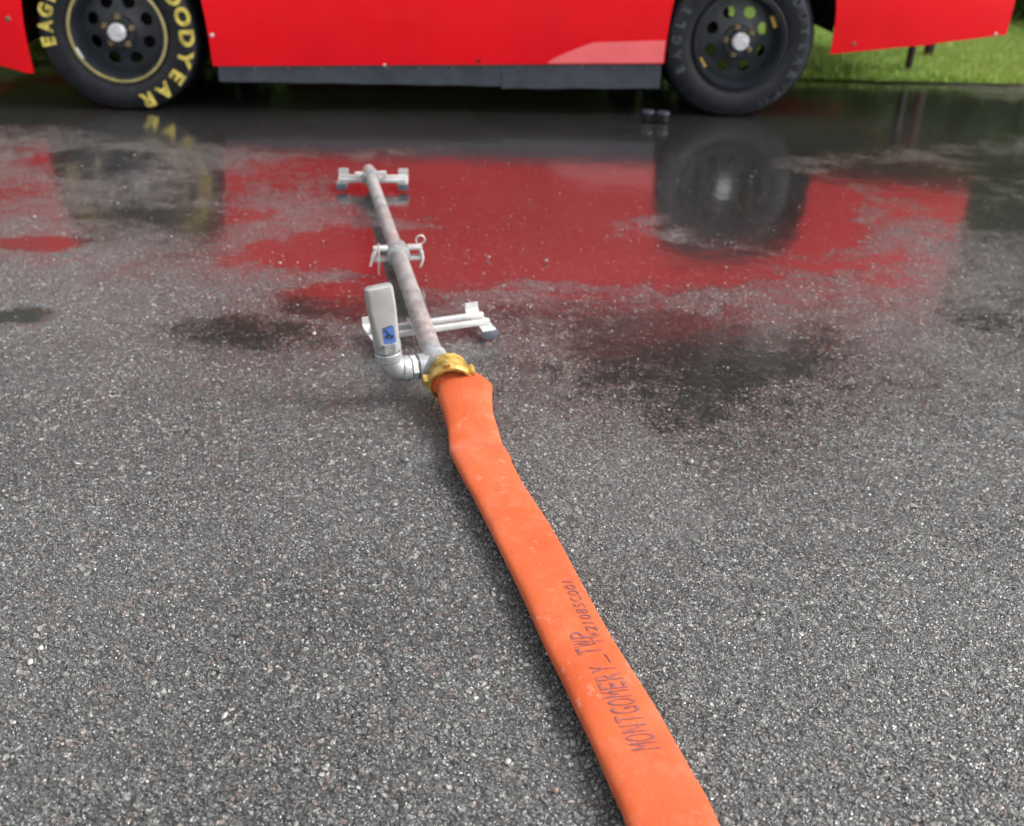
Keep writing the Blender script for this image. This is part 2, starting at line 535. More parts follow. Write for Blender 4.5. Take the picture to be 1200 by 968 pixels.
# loose chips and proud pale stones of the paving
def chips(name, n, mat, smin, smax, label):
    y = 0.75 + 3.2 * rng.uniform(0, 1, n) ** 1.7
    x = rng.uniform(-1, 1, n) * (0.42 + 0.5 * y)
    s = rng.uniform(smin, smax, n)
    V, F = [], []
    base = np.array([[1, 0, 0], [.5, .86, 0], [-.5, .86, 0], [-1, 0, 0], [-.5, -.86, 0], [.5, -.86, 0]])
    for i in range(n):
        r = s[i] * (1 + rng.uniform(-.35, .35, 6))
        an = rng.uniform(0, 2 * PI)
        ca, sa = math.cos(an), math.sin(an)
        asp = rng.uniform(.5, 1)
        lo = [(base[k][0] * r[k], base[k][1] * r[k] * asp) for k in range(6)]
        hz = s[i] * rng.uniform(.25, .6)
        tx, ty = rng.normal(0, .15, 2)
        o0 = len(V)
        for sc_, zz in ((1.0, -0.001), (0.72, hz)):
            for (px, py) in lo:
                qx, qy = px * sc_, py * sc_
                V.append((x[i] + qx * ca - qy * sa, y[i] + qx * sa + qy * ca, zz + 0.0012 + (qx * tx + qy * ty if zz > 0 else 0)))
        for k in range(6):
            j = (k + 1) % 6
            F.append((o0 + k, o0 + j, o0 + 6 + j, o0 + 6 + k))
        F.append((o0 + 6, o0 + 7, o0 + 8, o0 + 9)); F.append((o0 + 9, o0 + 10, o0 + 11, o0 + 6))
    o = np_obj(name, np.array(V), np.array(F), mat)
    tag(o, label, 'stones', kind='stuff')
def chip_mat():
    t = NT('stone_chip')
    g = t.n.new('ShaderNodeNewGeometry')
    r = g.outputs['Random Per Island']
    c = t.mix(t.ramp(r, 0, 0.5, False), (0.06, 0.06, 0.06), (0.19, 0.185, 0.175))
    c = t.mix(t.ramp(r, 0.78, 0.80), c, (0.32, 0.30, 0.27))
    c = t.mix(t.ramp(r, 0.965, 0.97), c, (0.20, 0.13, 0.10))
    t.set(Base_Color=c, Roughness=0.35)
    return t.m
chips('stone_chips', 2200, chip_mat(), 0.0008, 0.0027, 'pale and grey stone chips lying on the wet paving')

chips('bedded_stones', 90, chip_mat(), 0.0030, 0.0062, 'larger pale flat stones bedded here and there in the wet paving')

# ------------------------------------------------------------ red race car
PSI = R(3.4787)
RW = Vector((1.0146, 4.8261, 0))            # ground point under the rear wheel, near side
U0, V0 = -1.40, 0.95                        # the car's middle in its own (u along, v across) coordinates
def car_pt(u, v):
    return (RW.x + u * math.cos(PSI) - v * math.sin(PSI), RW.y + u * math.sin(PSI) + v * math.cos(PSI), 0)
car = thing('race_car', 'red race car with black wheels parked at the edge of the grass', 'car', car_pt(U0, V0), PSI)
CARM = Matrix.Translation((-U0, -V0, 0))    # part meshes are written in u, v, z
WD = 1.90

ARCH = [(-2.765, 0.385), (0.0, 0.378)]
def side_v(z):
    """how far the side skin stands in from the widest line at height z"""
    if z < 0.5: return -0.012 - 0.030 * math.sin(PI * min(1, max(0, (z - 0.15) / 0.7)))
    return -0.012 - 0.030 * math.sin(PI * min(1, (z - 0.15) / 0.7)) + max(0, z - 0.6) ** 2 * 0.55
def plan_v(u):
    """plan taper of nose and tail"""
    t = 0.0
    if u < -3.15: t = (-3.15 - u) ** 2 * 0.55
    if u > 0.45: t = (u - 0.45) ** 2 * 0.12
    return t
def topz(u):
    pts = [(-4.0, 0.60), (-3.7, 0.70), (-3.2, 0.79), (-2.6, 0.84), (-2.0, 0.90), (-1.2, 0.93), (-0.3, 0.95), (0.4, 0.97), (1.2, 0.96)]
    for (a, za), (b, zb) in zip(pts[:-1], pts[1:]):
        if a <= u <= b: return za + (zb - za) * (u - a) / (b - a)
    return pts[0][1] if u < pts[0][0] else pts[-1][1]
def arch_top(u, base):
    z = base
    for (c, r) in ARCH:
        x = abs(u - c) / r
        if x < 1: z = max(z, 0.30 + 0.40 * (1 - x ** 3.2) ** (1 / 3.2))
    return z
def lower_upper(u0, u1, lu0, lu1, zb, el, er, far_side):
    """panel with its lower part spanning lu0..lu1 and its upper part u0..u1"""
    bm = bmesh.new()
    ZS = 0.55
    def P(u, z, dv):
        v = side_v(z) + plan_v(u) + dv
        return (u, WD - v if far_side else v, z)
    def slab(fn, nu, nz):
        g = [[[bm.verts.new(P(*fn(i / nu, j / nz), dv)) for i in range(nu + 1)] for j in range(nz + 1)] for dv in (0.0, 0.007)]
        for a in g:
            for j in range(nz):
                for i in range(nu):
                    bm.faces.new((a[j][i], a[j][i + 1], a[j + 1][i + 1], a[j + 1][i]))
        bd = [(0, i) for i in range(nu)] + [(j, nu) for j in range(nz)] + [(nz, nu - i) for i in range(nu)] + [(nz - j, 0) for j in range(nz)]
        for k in range(len(bd)):
            (j0, i0), (j1, i1) = bd[k], bd[(k + 1) % len(bd)]
            bm.faces.new((g[0][j0][i0], g[0][j1][i1], g[1][j1][i1], g[1][j0][i0]))
    def low(s, q):
        ul, ur = lu0 + el * q ** 3, lu1 + er * q ** 3
        u = ul + (ur - ul) * s
        b = zb(u)
        return (u, b + (ZS - b) * q)
    slab(low, 40, 8)
    def upp(s, q):
        u = u0 + (u1 - u0) * s
        lo = arch_top(u, ZS + 0.0005)
        return (u, lo + (topz(u) - lo) * q)
    slab(upp, 110, 9)
    return bm
nick = lambda u, c, w, d: d * math.exp(-((u - c) / w) ** 2)
zb_side = lambda u: 0.187 + (u + 2.366) * (0.219 - 0.182) / 1.984
zb_front = lambda u: 0.150 + 0.030 * min(1, max(0, (-3.19 - u) / 0.12)) + nick(u, -3.165, .02, -0.006)
zb_rear = lambda u: 0.276 + (u - 0.378) * 0.106 + nick(u, 0.80, .05, -0.004)
for fs in (False, True):
    obj('front_fender', lower_upper(-3.98, -2.56, -3.98, -3.15, zb_front, 0.0, 0.035, fs), M_RED, car, M=CARM)
    obj('side_panel', lower_upper(-2.557, -0.203, -2.372, -0.374, zb_side, -0.030, 0.028, fs), M_RED, car, M=CARM)
    q_ = obj('rear_quarter_panel', lower_upper(-0.20, 1.19, 0.372, 1.19, zb_rear, -0.028, 0.0, fs), M_RED, car, M=CARM)
    bm = bmesh.new()
    vv = 0.004 if not fs else WD - 0.004
    # black side skirt in two lengths, the front one with a shallow step
    sgn = 1 if not fs else -1
    def strip(u0, u1, zt0, zt1, zb0, zb1, v, th=0.012, seg=24, wave=0.0015):
        A = []
        for i in range(seg + 1):
            s = i / seg
            u = u0 + (u1 - u0) * s
            w = wave * math.sin(u * 23)
            zt, zb = zt0 + (zt1 - zt0) * s, zb0 + (zb1 - zb0) * s + w
            A.append([bm.verts.new((u, v - sgn * (th + 0.006), zb)), bm.verts.new((u, v - sgn * th, zt)), bm.verts.new((u, v, zt)), bm.verts.new((u, v, zb))])
        for a, b in zip(A[:-1], A[1:]):
            for k in range(4):
                bm.faces.new((a[k], b[k], b[(k + 1) % 4], a[(k + 1) % 4]))
        bm.faces.new(A[0]); bm.faces.new(A[-1][::-1])
    strip(-2.352, -1.05, 0.187, 0.2095, 0.121, 0.116, vv)
    strip(-1.10, -0.384, 0.208, 0.222, 0.106, 0.115, vv - sgn * 0.004)
    sk = obj('side_skirt', bm, M_SKIRT, car, M=CARM)
    if not fs:
        for i in range(13):
            u = -2.19 + i * 0.145
            bm = bmesh.new()
            lathe(bm, [(0.0, 0.004), (0.004, 0.003), (0.0055, 0)], 8, frame((u, -0.020, 0.174 + (u + 2.366) * 0.0187), (0, -1, 0)))
            obj('rivet', bm, M_NUT, sk, M=CARM)
# paler red patch, own colour and mesh, low on the door ahead of the rear wheel
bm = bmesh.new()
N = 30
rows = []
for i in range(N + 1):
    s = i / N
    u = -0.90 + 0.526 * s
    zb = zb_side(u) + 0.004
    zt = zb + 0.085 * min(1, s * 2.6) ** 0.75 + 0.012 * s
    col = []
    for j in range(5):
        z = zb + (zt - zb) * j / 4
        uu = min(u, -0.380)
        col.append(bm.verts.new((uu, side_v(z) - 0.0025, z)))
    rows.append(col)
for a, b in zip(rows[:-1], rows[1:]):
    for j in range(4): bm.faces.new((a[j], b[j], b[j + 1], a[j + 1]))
obj('pale_red_patch', bm, M_PINK, car, M=CARM)
# fasteners and small marks on the near side
def stud(u, z, r, mat, name='fastener'):
    bm = bmesh.new()
    lathe(bm, [(0, 0.005), (r * .7, 0.004), (r, 0.0)], 12, frame((u, side_v(z) + plan_v(u) - 0.0005, z), (0, -1, 0)))
    return obj(name, bm, mat, car, M=CARM)
stud(0.47, 0.322, 0.009, M_NUT); stud(-3.205, 0.372, 0.012, M_NUT)
stud(-1.205, 0.225, 0.008, M_BLACK); stud(-1.62, 0.202, 0.006, M_WHITE)
stud(-2.357, 0.318, 0.009, M_WHITE); stud(1.135, 0.365, 0.008, M_WHITE)
# recessed duct slot in the front fender
bm = bmesh.new()
box(bm, -3.45, side_v(.36) + plan_v(-3.45) + 0.0, 0.352, 0.40, 0.02, 0.035, bevel=0.006)
obj('duct_slot', bm, M_SEAL, car, M=CARM)

# upper body, built across the car between the two side edges
def loft(name, st, mat, n=12, thick=0.012):
    """st: list of (u, half width, z, crown)"""
    bm = bmesh.new()
    rows = []
    for (u, hw, z, cr) in st:
        rows.append([bm.verts.new((u, WD / 2 + hw * (2 * i / n - 1), z + cr * (1 - (2 * i / n - 1) ** 2))) for i in range(n + 1)])
    for a, b in zip(rows[:-1], rows[1:]):
        for i in range(n): bm.faces.new((a[i], b[i], b[i + 1], a[i + 1]))
    bmesh.ops.recalc_face_normals(bm, faces=bm.faces)
    bmesh.ops.solidify(bm, geom=bm.faces[:], thickness=thick)
    return obj(name, bm, mat, car, M=CARM)
def hw(u): return WD / 2 - (side_v(topz(u)) + plan_v(u))
hood = [(u, hw(u), topz(u), 0.05) for u in np.linspace(-3.98, -2.05, 14)]
loft('hood', hood, M_RED)
loft('windshield', [(-2.05, 0.86, 0.905, 0.05), (-1.75, 0.80, 1.06, 0.05), (-1.38, 0.66, 1.25, 0.04)], M_GLASS)
loft('roof', [(-1.38, 0.66, 1.25, 0.03), (-1.1, 0.65, 1.285, 0.03), (-0.7, 0.64, 1.285, 0.03), (-0.42, 0.63, 1.26, 0.03)], M_RED)
loft('rear_window', [(-0.42, 0.63, 1.26, 0.03), (0.1, 0.70, 1.08, 0.04), (0.45, 0.78, 0.975, 0.03)], M_GLASS)
loft('rear_deck', [(u, hw(u), topz(u), 0.02) for u in np.linspace(0.45, 1.19, 6)], M_RED)
loft('cowl', [(-2.05, hw(-2.05), 0.896, 0.0), (-1.2, hw(-1.2), 0.928, 0.0), (-0.3, hw(-.3), 0.948, 0), (0.45, hw(.45), 0.968, 0.0)], M_RED)
bm = bmesh.new(); box(bm, 1.20, WD / 2, 1.03, 0.012, 1.5, 0.15, bevel=0.003)
obj('spoiler', bm, M_RED, car, M=CARM)
for s in (0, 1):
    f_ = (lambda v: v) if s == 0 else (lambda v: WD - v)
    bm = bmesh.new()
    q = [(-2.0, 0.10, 0.905), (-0.05, 0.10, 0.95), (-0.42, 0.30, 1.27), (-1.38, 0.28, 1.26)]
    a = [bm.verts.new((u, f_(v), z)) for u, v, z in q]
    b = [bm.verts.new((u, f_(v + 0.012), z)) for u, v, z in q]
    bm.faces.new(a); bm.faces.new(b[::-1])
    for i in range(4): bm.faces.new((a[i], a[(i + 1) % 4], b[(i + 1) % 4], b[i]))
    obj('side_window', bm, M_GLASS, car, smooth=False, M=CARM)
    bm = bmesh.new()
    tube(bm, [(-2.04, f_(0.09), 0.90), (-1.38, f_(0.285), 1.262), (-0.42, f_(0.30), 1.275), (0.45, f_(0.14), 0.97)], 0.028, 10)
    obj('window_pillar', bm, M_RED, car, M=CARM)
# nose and tail
bm = bmesh.new()
n = 14
rows = []
for z, push in ((0.12, 0.0), (0.25, -0.06), (0.42, -0.08), (0.56, -0.05), (0.60, 0.0)):
    rows.append([bm.verts.new((-3.98 + push + 0.10 * 0 - 0.14 * (1 - (2 * i / n - 1) ** 2), WD / 2 + (WD / 2 - plan_v(-3.98) - side_v(z)) * (2 * i / n - 1), z)) for i in range(n + 1)])
for a, b in zip(rows[:-1], rows[1:]):
    for i in range(n): bm.faces.new((a[i], a[i + 1], b[i + 1], b[i]))
obj('nose', bm, M_RED, car, M=CARM)
bm = bmesh.new(); box(bm, 1.215, WD / 2, 0.66, 0.05, 1.62, 0.56, bevel=0.02)
obj('rear_bumper', bm, M_RED, car, M=CARM)
# underside: floor, exhausts, axle
bm = bmesh.new(); box(bm, -1.38, WD / 2, 0.27, 1.98, WD - 0.14, 0.10)
obj('floor_pan', bm, M_BLACK, car, M=CARM)
bm = bmesh.new(); box(bm, -2.78, WD / 2, 0.40, 0.70, WD - 0.78, 0.36, bevel=0.02)
obj('engine_bay', bm, M_BLACK, car, M=CARM)
bm = bmesh.new(); box(bm, 0.06, WD / 2, 0.55, 0.74, WD - 0.76, 0.16, bevel=0.02)
obj('fuel_bay', bm, M_BLACK, car, M=CARM)
bm = bmesh.new()
tube(bm, [(0.0, 0.25, 0.33), (0.0, 1.65, 0.33)], 0.045, 12)
lathe(bm, [(0, -.13), (.1, -.1), (.14, 0), (.1, .1), (0, .13)], 16, Matrix.Translation((0, WD / 2, .33)))
obj('rear_axle', bm, M_BLACK, car, M=CARM)
bm = bmesh.new(); tube(bm, [(-2.765, 0.25, 0.33), (-2.765, 1.65, 0.33)], 0.035, 12)
obj('front_axle', bm, M_BLACK, car, M=CARM)
bm = bmesh.new(); box(bm, 0.79, WD / 2, 0.485, 0.74, WD - 0.12, 0.23)
obj('tail_floor', bm, M_BLACK, car, M=CARM)
bm = bmesh.new(); box(bm, -3.60, WD / 2, 0.24, 0.60, WD - 0.5, 0.06)
obj('front_tray', bm, M_BLACK, car, M=CARM)
# inner wheel houses
for c_ in (-2.765, -0.02):
    for far_ in (0, 1):
        bm = bmesh.new()
        P_ = []
        for i in range(17):
            a = PI * i / 16
            P_.append((c_ + 0.40 * math.cos(a), 0.36 + 0.37 * math.sin(a)))
        va, vb = (0.0, 0.36) if not far_ else (WD - 0.36, WD)
        A = [bm.verts.new((u, va, z)) for u, z in P_]
        B = [bm.verts.new((u, vb, z)) for u, z in P_]
        for i in range(16): bm.faces.new((A[i], A[i + 1], B[i + 1], B[i]))
        bmesh.ops.solidify(bm, geom=bm.faces[:], thickness=0.004)
        obj('wheel_house', bm, M_BLACK, car, M=CARM)

# --- wheels (axis along v; built with the outer face towards -v at v = 0)
TR = 0.342
WZ = 0.323                                   # axle height: the tyre is a little flattened where it stands
def ring_text(word, radius, a0, da, size, mat, parent, M, depth=0.003, squash=1.0, bold=0.045):
    """one mesh per letter, tops outward, going clockwise seen from outside; angles in degrees"""
    for i, ch in enumerate(word):
        cu = bpy.data.curves.new('letter', 'FONT')
        cu.body = ch; cu.size = size; cu.align_x = 'CENTER'; cu.extrude = depth; cu.offset = size * bold
        to = bpy.data.objects.new('letter', cu)
        me = bpy.data.meshes.new_from_object(to)
        bpy.data.objects.remove(to); bpy.data.curves.remove(cu)
        bm = bmesh.new(); bm.from_mesh(me); bpy.data.meshes.remove(me)
        a = R(a0 - da * i)
        for v in bm.verts:
            x, y, z = v.co.x * squash, v.co.y, v.co.z
            rr = radius + y
            ang = a - x / radius
            v.co = (rr * math.cos(ang), -z - 0.0, rr * math.sin(ang))
        obj('letter', bm, mat, parent, smooth=False, M=M)

def make_wheel(lip_mat, letter_mat, cfg, near):
    w = bpy.data.objects.new('wheel', None); C.objects.link(w); w.parent = car
    w.location = (0, 0, 0)
    prof = [(0.196, 0.030), (0.203, 0.012), (0.212, 0.006), (0.235, -0.004), (0.262, -0.009), (0.285, -0.008), (0.305, -0.002), (0.320, 0.006), (0.332, 0.020), (TR, 0.036),
            (TR + .0005, 0.08), (TR + .0005, 0.25), (TR, 0.284), (0.330, 0.300), (0.31, 0.312), (0.27, 0.318), (0.21, 0.312), (0.196, 0.29)]
    RX = Matrix.Rotation(-PI / 2, 4, 'X')      # z -> +v
    bm = bmesh.new(); lathe(bm, prof, 96, RX)
    for v in bm.verts:
        if v.co.z < -WZ + 0.002: v.co.z = -WZ + 0.002
    ty = obj('tyre', bm, M_RUBBER, w)
    # raised rib rings on the sidewall
    bm = bmesh.new()
    for r_, z_ in ((0.222, 0.0), (0.316, 0.0035)):
        tube(bm, [(r_ * math.cos(2 * PI * i / 96), z_ + 0.001, r_ * math.sin(2 * PI * i / 96)) for i in range(96)], 0.0022, 6, close=True)
    obj('sidewall_rib', bm, M_RUBBER, ty)
    # rim: lip, barrel, disc with holes
    bm = bmesh.new()
    lathe(bm, [(0.199, 0.018), (0.199, 0.004), (0.191, 0.002), (0.187, 0.012), (0.181, 0.045), (0.176, 0.075), (0.168, 0.085), (0.172, 0.10), (0.176, 0.20), (0.190, 0.285), (0.196, 0.29), (0.199, 0.29)], 96, RX)
    rim = obj('rim', bm, M_RIM, w)
    bm = bmesh.new()
    lathe(bm, [(0.2105, 0.006), (0.2105, -0.002), (0.207, -0.0045), (0.200, -0.0045), (0.1985, 0.0), (0.1985, 0.004)] , 96, RX)
    obj('rim_edge', bm, lip_mat, rim)
    bm = bmesh.new()
    NA, NR = 192, 22
    r0, r1 = 0.062, 0.172
    def dz(r):
        q = (r - r0) / (r1 - r0)
        return 0.046 + 0.012 * math.sin(q * PI) * 1.2 + 0.034 * q ** 2
    hole = lambda r, a: (((a / (2 * PI / 8)) % 1 - 0.5) * (2 * PI / 8) * 0.120 / 0.026) ** 2 + ((r - 0.122) / 0.024) ** 2 < 1
    for layer, off in ((0, 0.0), (1, 0.008)):
        g = [[bm.verts.new(((r0 + (r1 - r0) * j / NR) * math.cos(2 * PI * i / NA), dz(r0 + (r1 - r0) * j / NR) + off, (r0 + (r1 - r0) * j / NR) * math.sin(2 * PI * i / NA))) for i in range(NA)] for j in range(NR + 1)]
        for j in range(NR):
            for i in range(NA):
                rr = r0 + (r1 - r0) * (j + .5) / NR
                if not hole(rr, 2 * PI * (i + .5) / NA):
                    bm.faces.new((g[j][i], g[j][(i + 1) % NA], g[j + 1][(i + 1) % NA], g[j + 1][i]))
    loose = [v for v in bm.verts if not v.link_faces]
    bmesh.ops.delete(bm, geom=loose, context='VERTS')
    obj('wheel_disc', bm, M_RIM, rim)
    bm = bmesh.new()
    lathe(bm, [(0.066, 0.06), (0.070, 0.040), (0.066, 0.030), (0.046, 0.028), (0.042, 0.01), (0.036, 0.004), (0, 0.004)], 40, RX)
    obj('hub', bm, M_RIM, rim)
    bm = bmesh.new()
    lathe(bm, [(0.038, 0.012), (0.038, -0.010), (0.034, -0.016), (0.012, -0.018), (0, -0.016)], 32, RX)
    obj('hub_cap', bm, M_CAP, w)
    for k in range(5):
        a = 2 * PI * (k / 5) + cfg['nut']
        bm = bmesh.new()
        lathe(bm, [(0.017, 0.0), (0.015, 0.022), (0.009, 0.028), (0, 0.028)], 6, frame((0.060 * math.cos(a), 0.034, 0.060 * math.sin(a)), (0, -1, 0)))
        obj('lug_nut', bm, M_NUT, w)
    bm = bmesh.new(); lathe(bm, [(0, .16), (.14, .16), (.14, .185), (0, .185)], 40, RX)
    if cfg.get('drum', True): obj('brake_disc', bm, M_BLACK, w)
    else: bm.free()
    for (ang, rad, mat, ww, hh) in cfg['marks']:
        bm = bmesh.new()
        box(bm, 0, 0, 0, ww, 0.005, hh, bevel=0.0015)
        a = R(ang)
        M = Matrix.Translation((rad * math.cos(a), 0.001 if rad > .18 else 0.05, rad * math.sin(a))) @ Matrix.Rotation(-a + PI / 2, 4, 'Y')
        obj('balance_weight', bm, mat, w, M=M)
    if letter_mat:
        for (word, a0, da, size, sq) in cfg['text']:
            ring_text(word, 0.268, a0, da, size, letter_mat, ty, Matrix.Translation((0, -0.0085, 0)), squash=sq)
    return w
cfgL = dict(nut=0.25, marks=[(207, 0.196, M_WHITE, 0.05, 0.012)], text=[('GOODYEAR', 47.5, 17.0, 0.082, 1.05), ('EAGLE', 196 - 0, 12.5, 0.066, 0.9)])
cfgL['text'][1] = ('EAGLE', 188, 12.5, 0.078, 0.85)
cfgR = dict(nut=0.6, drum=False, marks=[(214, 0.178, M_ORANGE, 0.05, 0.014), (27, 0.172, M_ORANGE, 0.055, 0.016)],
            text=[('GOODYEAR', 62, 13.0, 0.055, 0.9), ('EAGLE', 205, 13.0, 0.055, 0.9)])
wl_ = make_wheel(M_GOLD, M_YELLOW, cfgL, True)
wr_ = make_wheel(M_RUBBER, M_FAINT, cfgR, True)
# small code figures low on the rear tyre
tyR = [c for c in wr_.children if c.name.startswith('tyre')][0]
ring_text('D2687', 0.280, 285 + 10, -6.0, 0.03, M_FAINT, tyR, Matrix.Translation((0, -0.0085, 0)))
def place_wheel(w, u, v, turn=0.0, steer=0.0):
    w.location = Vector((u - U0, v - V0, WZ))
    w.rotation_euler = (0, turn, steer)
place_wheel(wl_, -2.760, -0.028)
place_wheel(wr_, -0.043, -0.028)
for (src, u) in ((wl_, -2.765), (wr_, -0.038)):
    c = copy_tree(src, car)
    place_wheel(c, u, WD, 0.0, PI)

# ------------------------------------------------------------ two grey stubs by the rear tyre
def stub(loc, label):
    t = thing('pipe_stub', label, 'pipe stub', loc, 0, 'grey stubs by the rear tyre')
    bm = bmesh.new()
    lathe(bm, [(0.0, 0.0), (0.024, 0.0), (0.024, 0.030), (0.0, 0.030)], 20)
    obj('stub_body', bm, M_BLACK, t)
    bm = bmesh.new()
    lathe(bm, [(0.024, 0.0305), (0.029, 0.031), (0.030, 0.036), (0.027, 0.042), (0.018, 0.044), (0.0, 0.044)], 20)
    obj('stub_cap', bm, M_SKIRT, t)
stub((0.575, 4.66, 0), 'small dark stub with grey cap standing left of the rear tyre, further from it')
stub((0.640, 4.645, 0), 'small dark stub with grey cap standing against the rear tyre')

# ------------------------------------------------------------ posts on the grass
def post(loc, r, hgt, label):
    t = thing('garden_post', label, 'post', loc, 0, 'posts on the grass')
    bm = bmesh.new()
    tube(bm, [(0, 0, -0.02), (0.004, 0, hgt * .5), (0.012, 0, hgt)], [r, r * 1.04, r * 1.08], 12)
    obj('post_shaft', bm, M_POST, t)
    bm = bmesh.new()
    box(bm, 0.012, 0, hgt + 0.011, r * 3.2, r * 3.2, 0.02, bevel=0.004)
    obj('post_cap', bm, M_POST, t)
post((2.150, 5.93, 0.0), 0.020, 0.75, 'dark brown post in the grass showing longest below the tail of the red car')
post((2.43, 6.42, 0.0), 0.030, 0.75, 'dark brown post in the grass, shorter and further back behind the car tail')

# ------------------------------------------------------------ hedge and trees
def leaf_cloud(pts, size, rs):
    n = len(pts)
    a = rs.normal(0, 1, (n, 3)); a /= np.linalg.norm(a, axis=1)[:, None]
    b = rs.normal(0, 1, (n, 3)); b -= a * (a * b).sum(1)[:, None]; b /= np.linalg.norm(b, axis=1)[:, None]
    s = size * rs.uniform(.6, 1.3, n)[:, None]
    p0 = pts - a * s; p1 = pts + b * s * .45; p2 = pts + a * s; p3 = pts - b * s * .45
    return np.stack([p0, p1, p2, p3], 1).reshape(-1, 3), np.arange(4 * n).reshape(-1, 4)
def crown_pts(n, cx, cz, rx, rz, rs, clumps=26, cs=0.3):
    cc = rs.normal(0, 1, (clumps, 3)); cc /= np.linalg.norm(cc, axis=1)[:, None]
    cc *= rs.uniform(.45, .95, clumps)[:, None]
    k = rs.integers(0, clumps, n)
    d = rs.normal(0, 1, (n, 3)); d /= np.linalg.norm(d, axis=1)[:, None]
    r = cs * rs.uniform(.6, 1.35, clumps)[k] * rs.uniform(.5, 1, n)
    p = cc[k] + d * r[:, None]
    p *= np.array([rx, rx, rz]); p[:, 2] += cz
    return p
def make_tree(hgt, rx, seed, mat, nleaf=16000, leaf=0.12):
    rs = np.random.default_rng(seed)
    t = bpy.data.objects.new('tree', None); C.objects.link(t)
    bm = bmesh.new()
    th = hgt * 0.75
    tube(bm, [(0, 0, -0.1), (0.05, 0, th * .3), (-0.05, 0.05, th * .65), (0.05, 0, th)], [hgt * .028, hgt * .021, hgt * .015, hgt * .005], 10)
    for i in range(9):
        z = th * (0.32 + 0.07 * i)
        a = i * 2.4 + seed
        L = rx * .75
        tube(bm, [(0, 0, z), (L * .5 * math.cos(a), L * .5 * math.sin(a), z + L * .3), (L * math.cos(a), L * math.sin(a), z + L * .75)], [hgt * .011, hgt * .007, hgt * .002], 7)
    obj('trunk', bm, M_BARK, t)
    p = crown_pts(nleaf, 0, hgt * .58, rx, hgt * .42, rs)
    v, f = leaf_cloud(p, leaf, rs)
    np_obj('crown', v, f, mat, t)
    return t
TREES = [
    # x, y, kind, scale, label
    (8.8, 13.0, 0, 1.50, 'tall broad dark tree right of and behind the car'),
    (9.6, 15.2, 1, 1.20, 'tall loose green tree behind the tail of the car'),
    (4.0, 16.8, 0, 1.10, 'dark tree standing just behind the tallest tree at the middle'),
    (13.0, 6.5, 0, 1.10, 'tall dark tree at the far right beside the paving'),
    (2.4, 14.0, 1, 1.28, 'tallest green tree behind the rear half of the car'),
    (-4.3, 16.0, 0, 1.0, 'dark round tree behind the front of the car'),
    (-9.5, 15.0, 1, 0.70, 'green tree behind the car on the left, third from the left'),
    (-14.5, 13.0, 0, 0.66, 'dark tree at the left, second of the row'),
    (-19.5, 10.0, 1, 0.62, 'green tree at the very left end of the row'),
    (-1.6, 18.0, 0, 1.05, 'dark tree far behind the car, between its middle and its front'),
    (-7.2, 17.5, 1, 0.86, 'green tree furthest back behind the front of the car'),
    (12.0, 17.0, 1, 1.2, 'broad green tree far behind the bushes on the right'),
]
proto = [make_tree(11.0, 3.4, 3, M_LEAF2), make_tree(10.5, 3.0, 8, M_LEAF)]
used = [False, False]
for (x, y, k, s, lab) in TREES:
    if not used[k]:
        t = proto[k]; used[k] = True
    else:
        t = copy_tree(proto[k])
    t.location = (x, y, 0); t.scale = (s, s, s); t.rotation_euler = (0, 0, x * 1.7)
    t['label'] = lab; t['category'] = 'tree'; t['group'] = 'trees beyond the lawn'
def make_bush(rx, ry, rz, seed, mat, n=9000):
    rs = np.random.default_rng(seed)
    t = bpy.data.objects.new('bush', None); C.objects.link(t)
    d = rs.normal(0, 1, (n, 3)); d /= np.linalg.norm(d, axis=1)[:, None]
    lump = 1 + .16 * np.sin(d[:, 0] * 7 + seed) * np.sin(d[:, 2] * 6) + .1 * np.sin(d[:, 1] * 11 + 2)
    p = d * (lump * rs.uniform(.78, 1.04, n))[:, None]
    p *= np.array([rx, ry, rz]); p[:, 2] += rz * .85
    p = p[p[:, 2] > 0]
    v, f = leaf_cloud(p, 0.055, rs)
    np_obj('foliage', v, f, mat, t)
    bm = bmesh.new()
    for i in range(7):
        a = i * .9 + seed
        tube(bm, [(0.08 * math.cos(a), 0.08 * math.sin(a), -.05), (rx * .3 * math.cos(a), ry * .3 * math.sin(a), rz * .7), (rx * .6 * math.cos(a), ry * .6 * math.sin(a), rz * 1.3)], [.03, .02, .006], 6)
    obj('stem', bm, M_BARK, t)
    return t
BUSH = [(3.55, 8.35, 1.0, 'dark green bush behind the lawn just right of the car tail'),
        (4.9, 8.0, 1.1, 'dark green bush behind the lawn, second right of the car'),
        (6.4, 7.6, 1.15, 'dark green bush beyond the right edge of the lawn'),
        (2.1, 9.6, 1.0, 'dark green bush further back behind the car tail'),
        (-5.5, 11.0, 1.9, 'large dark green bush behind the front of the car'),
        (-3.2, 11.6, 1.9, 'large dark green bush behind the car, left of its middle'),
        (-0.9, 11.9, 2.0, 'large dark green bush behind the middle of the car'),
        (1.5, 12.0, 2.0, 'large dark green bush behind the rear wheel of the car'),
        (4.0, 11.8, 2.1, 'large dark green bush in the back row behind the car tail'),
        (6.6, 11.3, 2.2, 'large dark green bush in the back row at the right'),
        (9.3, 10.2, 2.3, 'largest dark green bush in the back row, furthest right'),
        (-8.0, 10.6, 2.0, 'large dark green bush at the left end of the back row')]
b0 = make_bush(0.95, 0.75, 0.8, 4, M_LEAF2)
for i, (x, y, s, lab) in enumerate(BUSH):
    t = b0 if i == 0 else copy_tree(b0)
    t.location = (x, y, 0.03); t.scale = (s, s, s); t.rotation_euler = (0, 0, i * 1.3)
    t['label'] = lab; t['category'] = 'bush'; t['group'] = 'bushes at the back of the lawn'

# ------------------------------------------------------------ fire hose
HO = (-0.10, 1.94, 0)
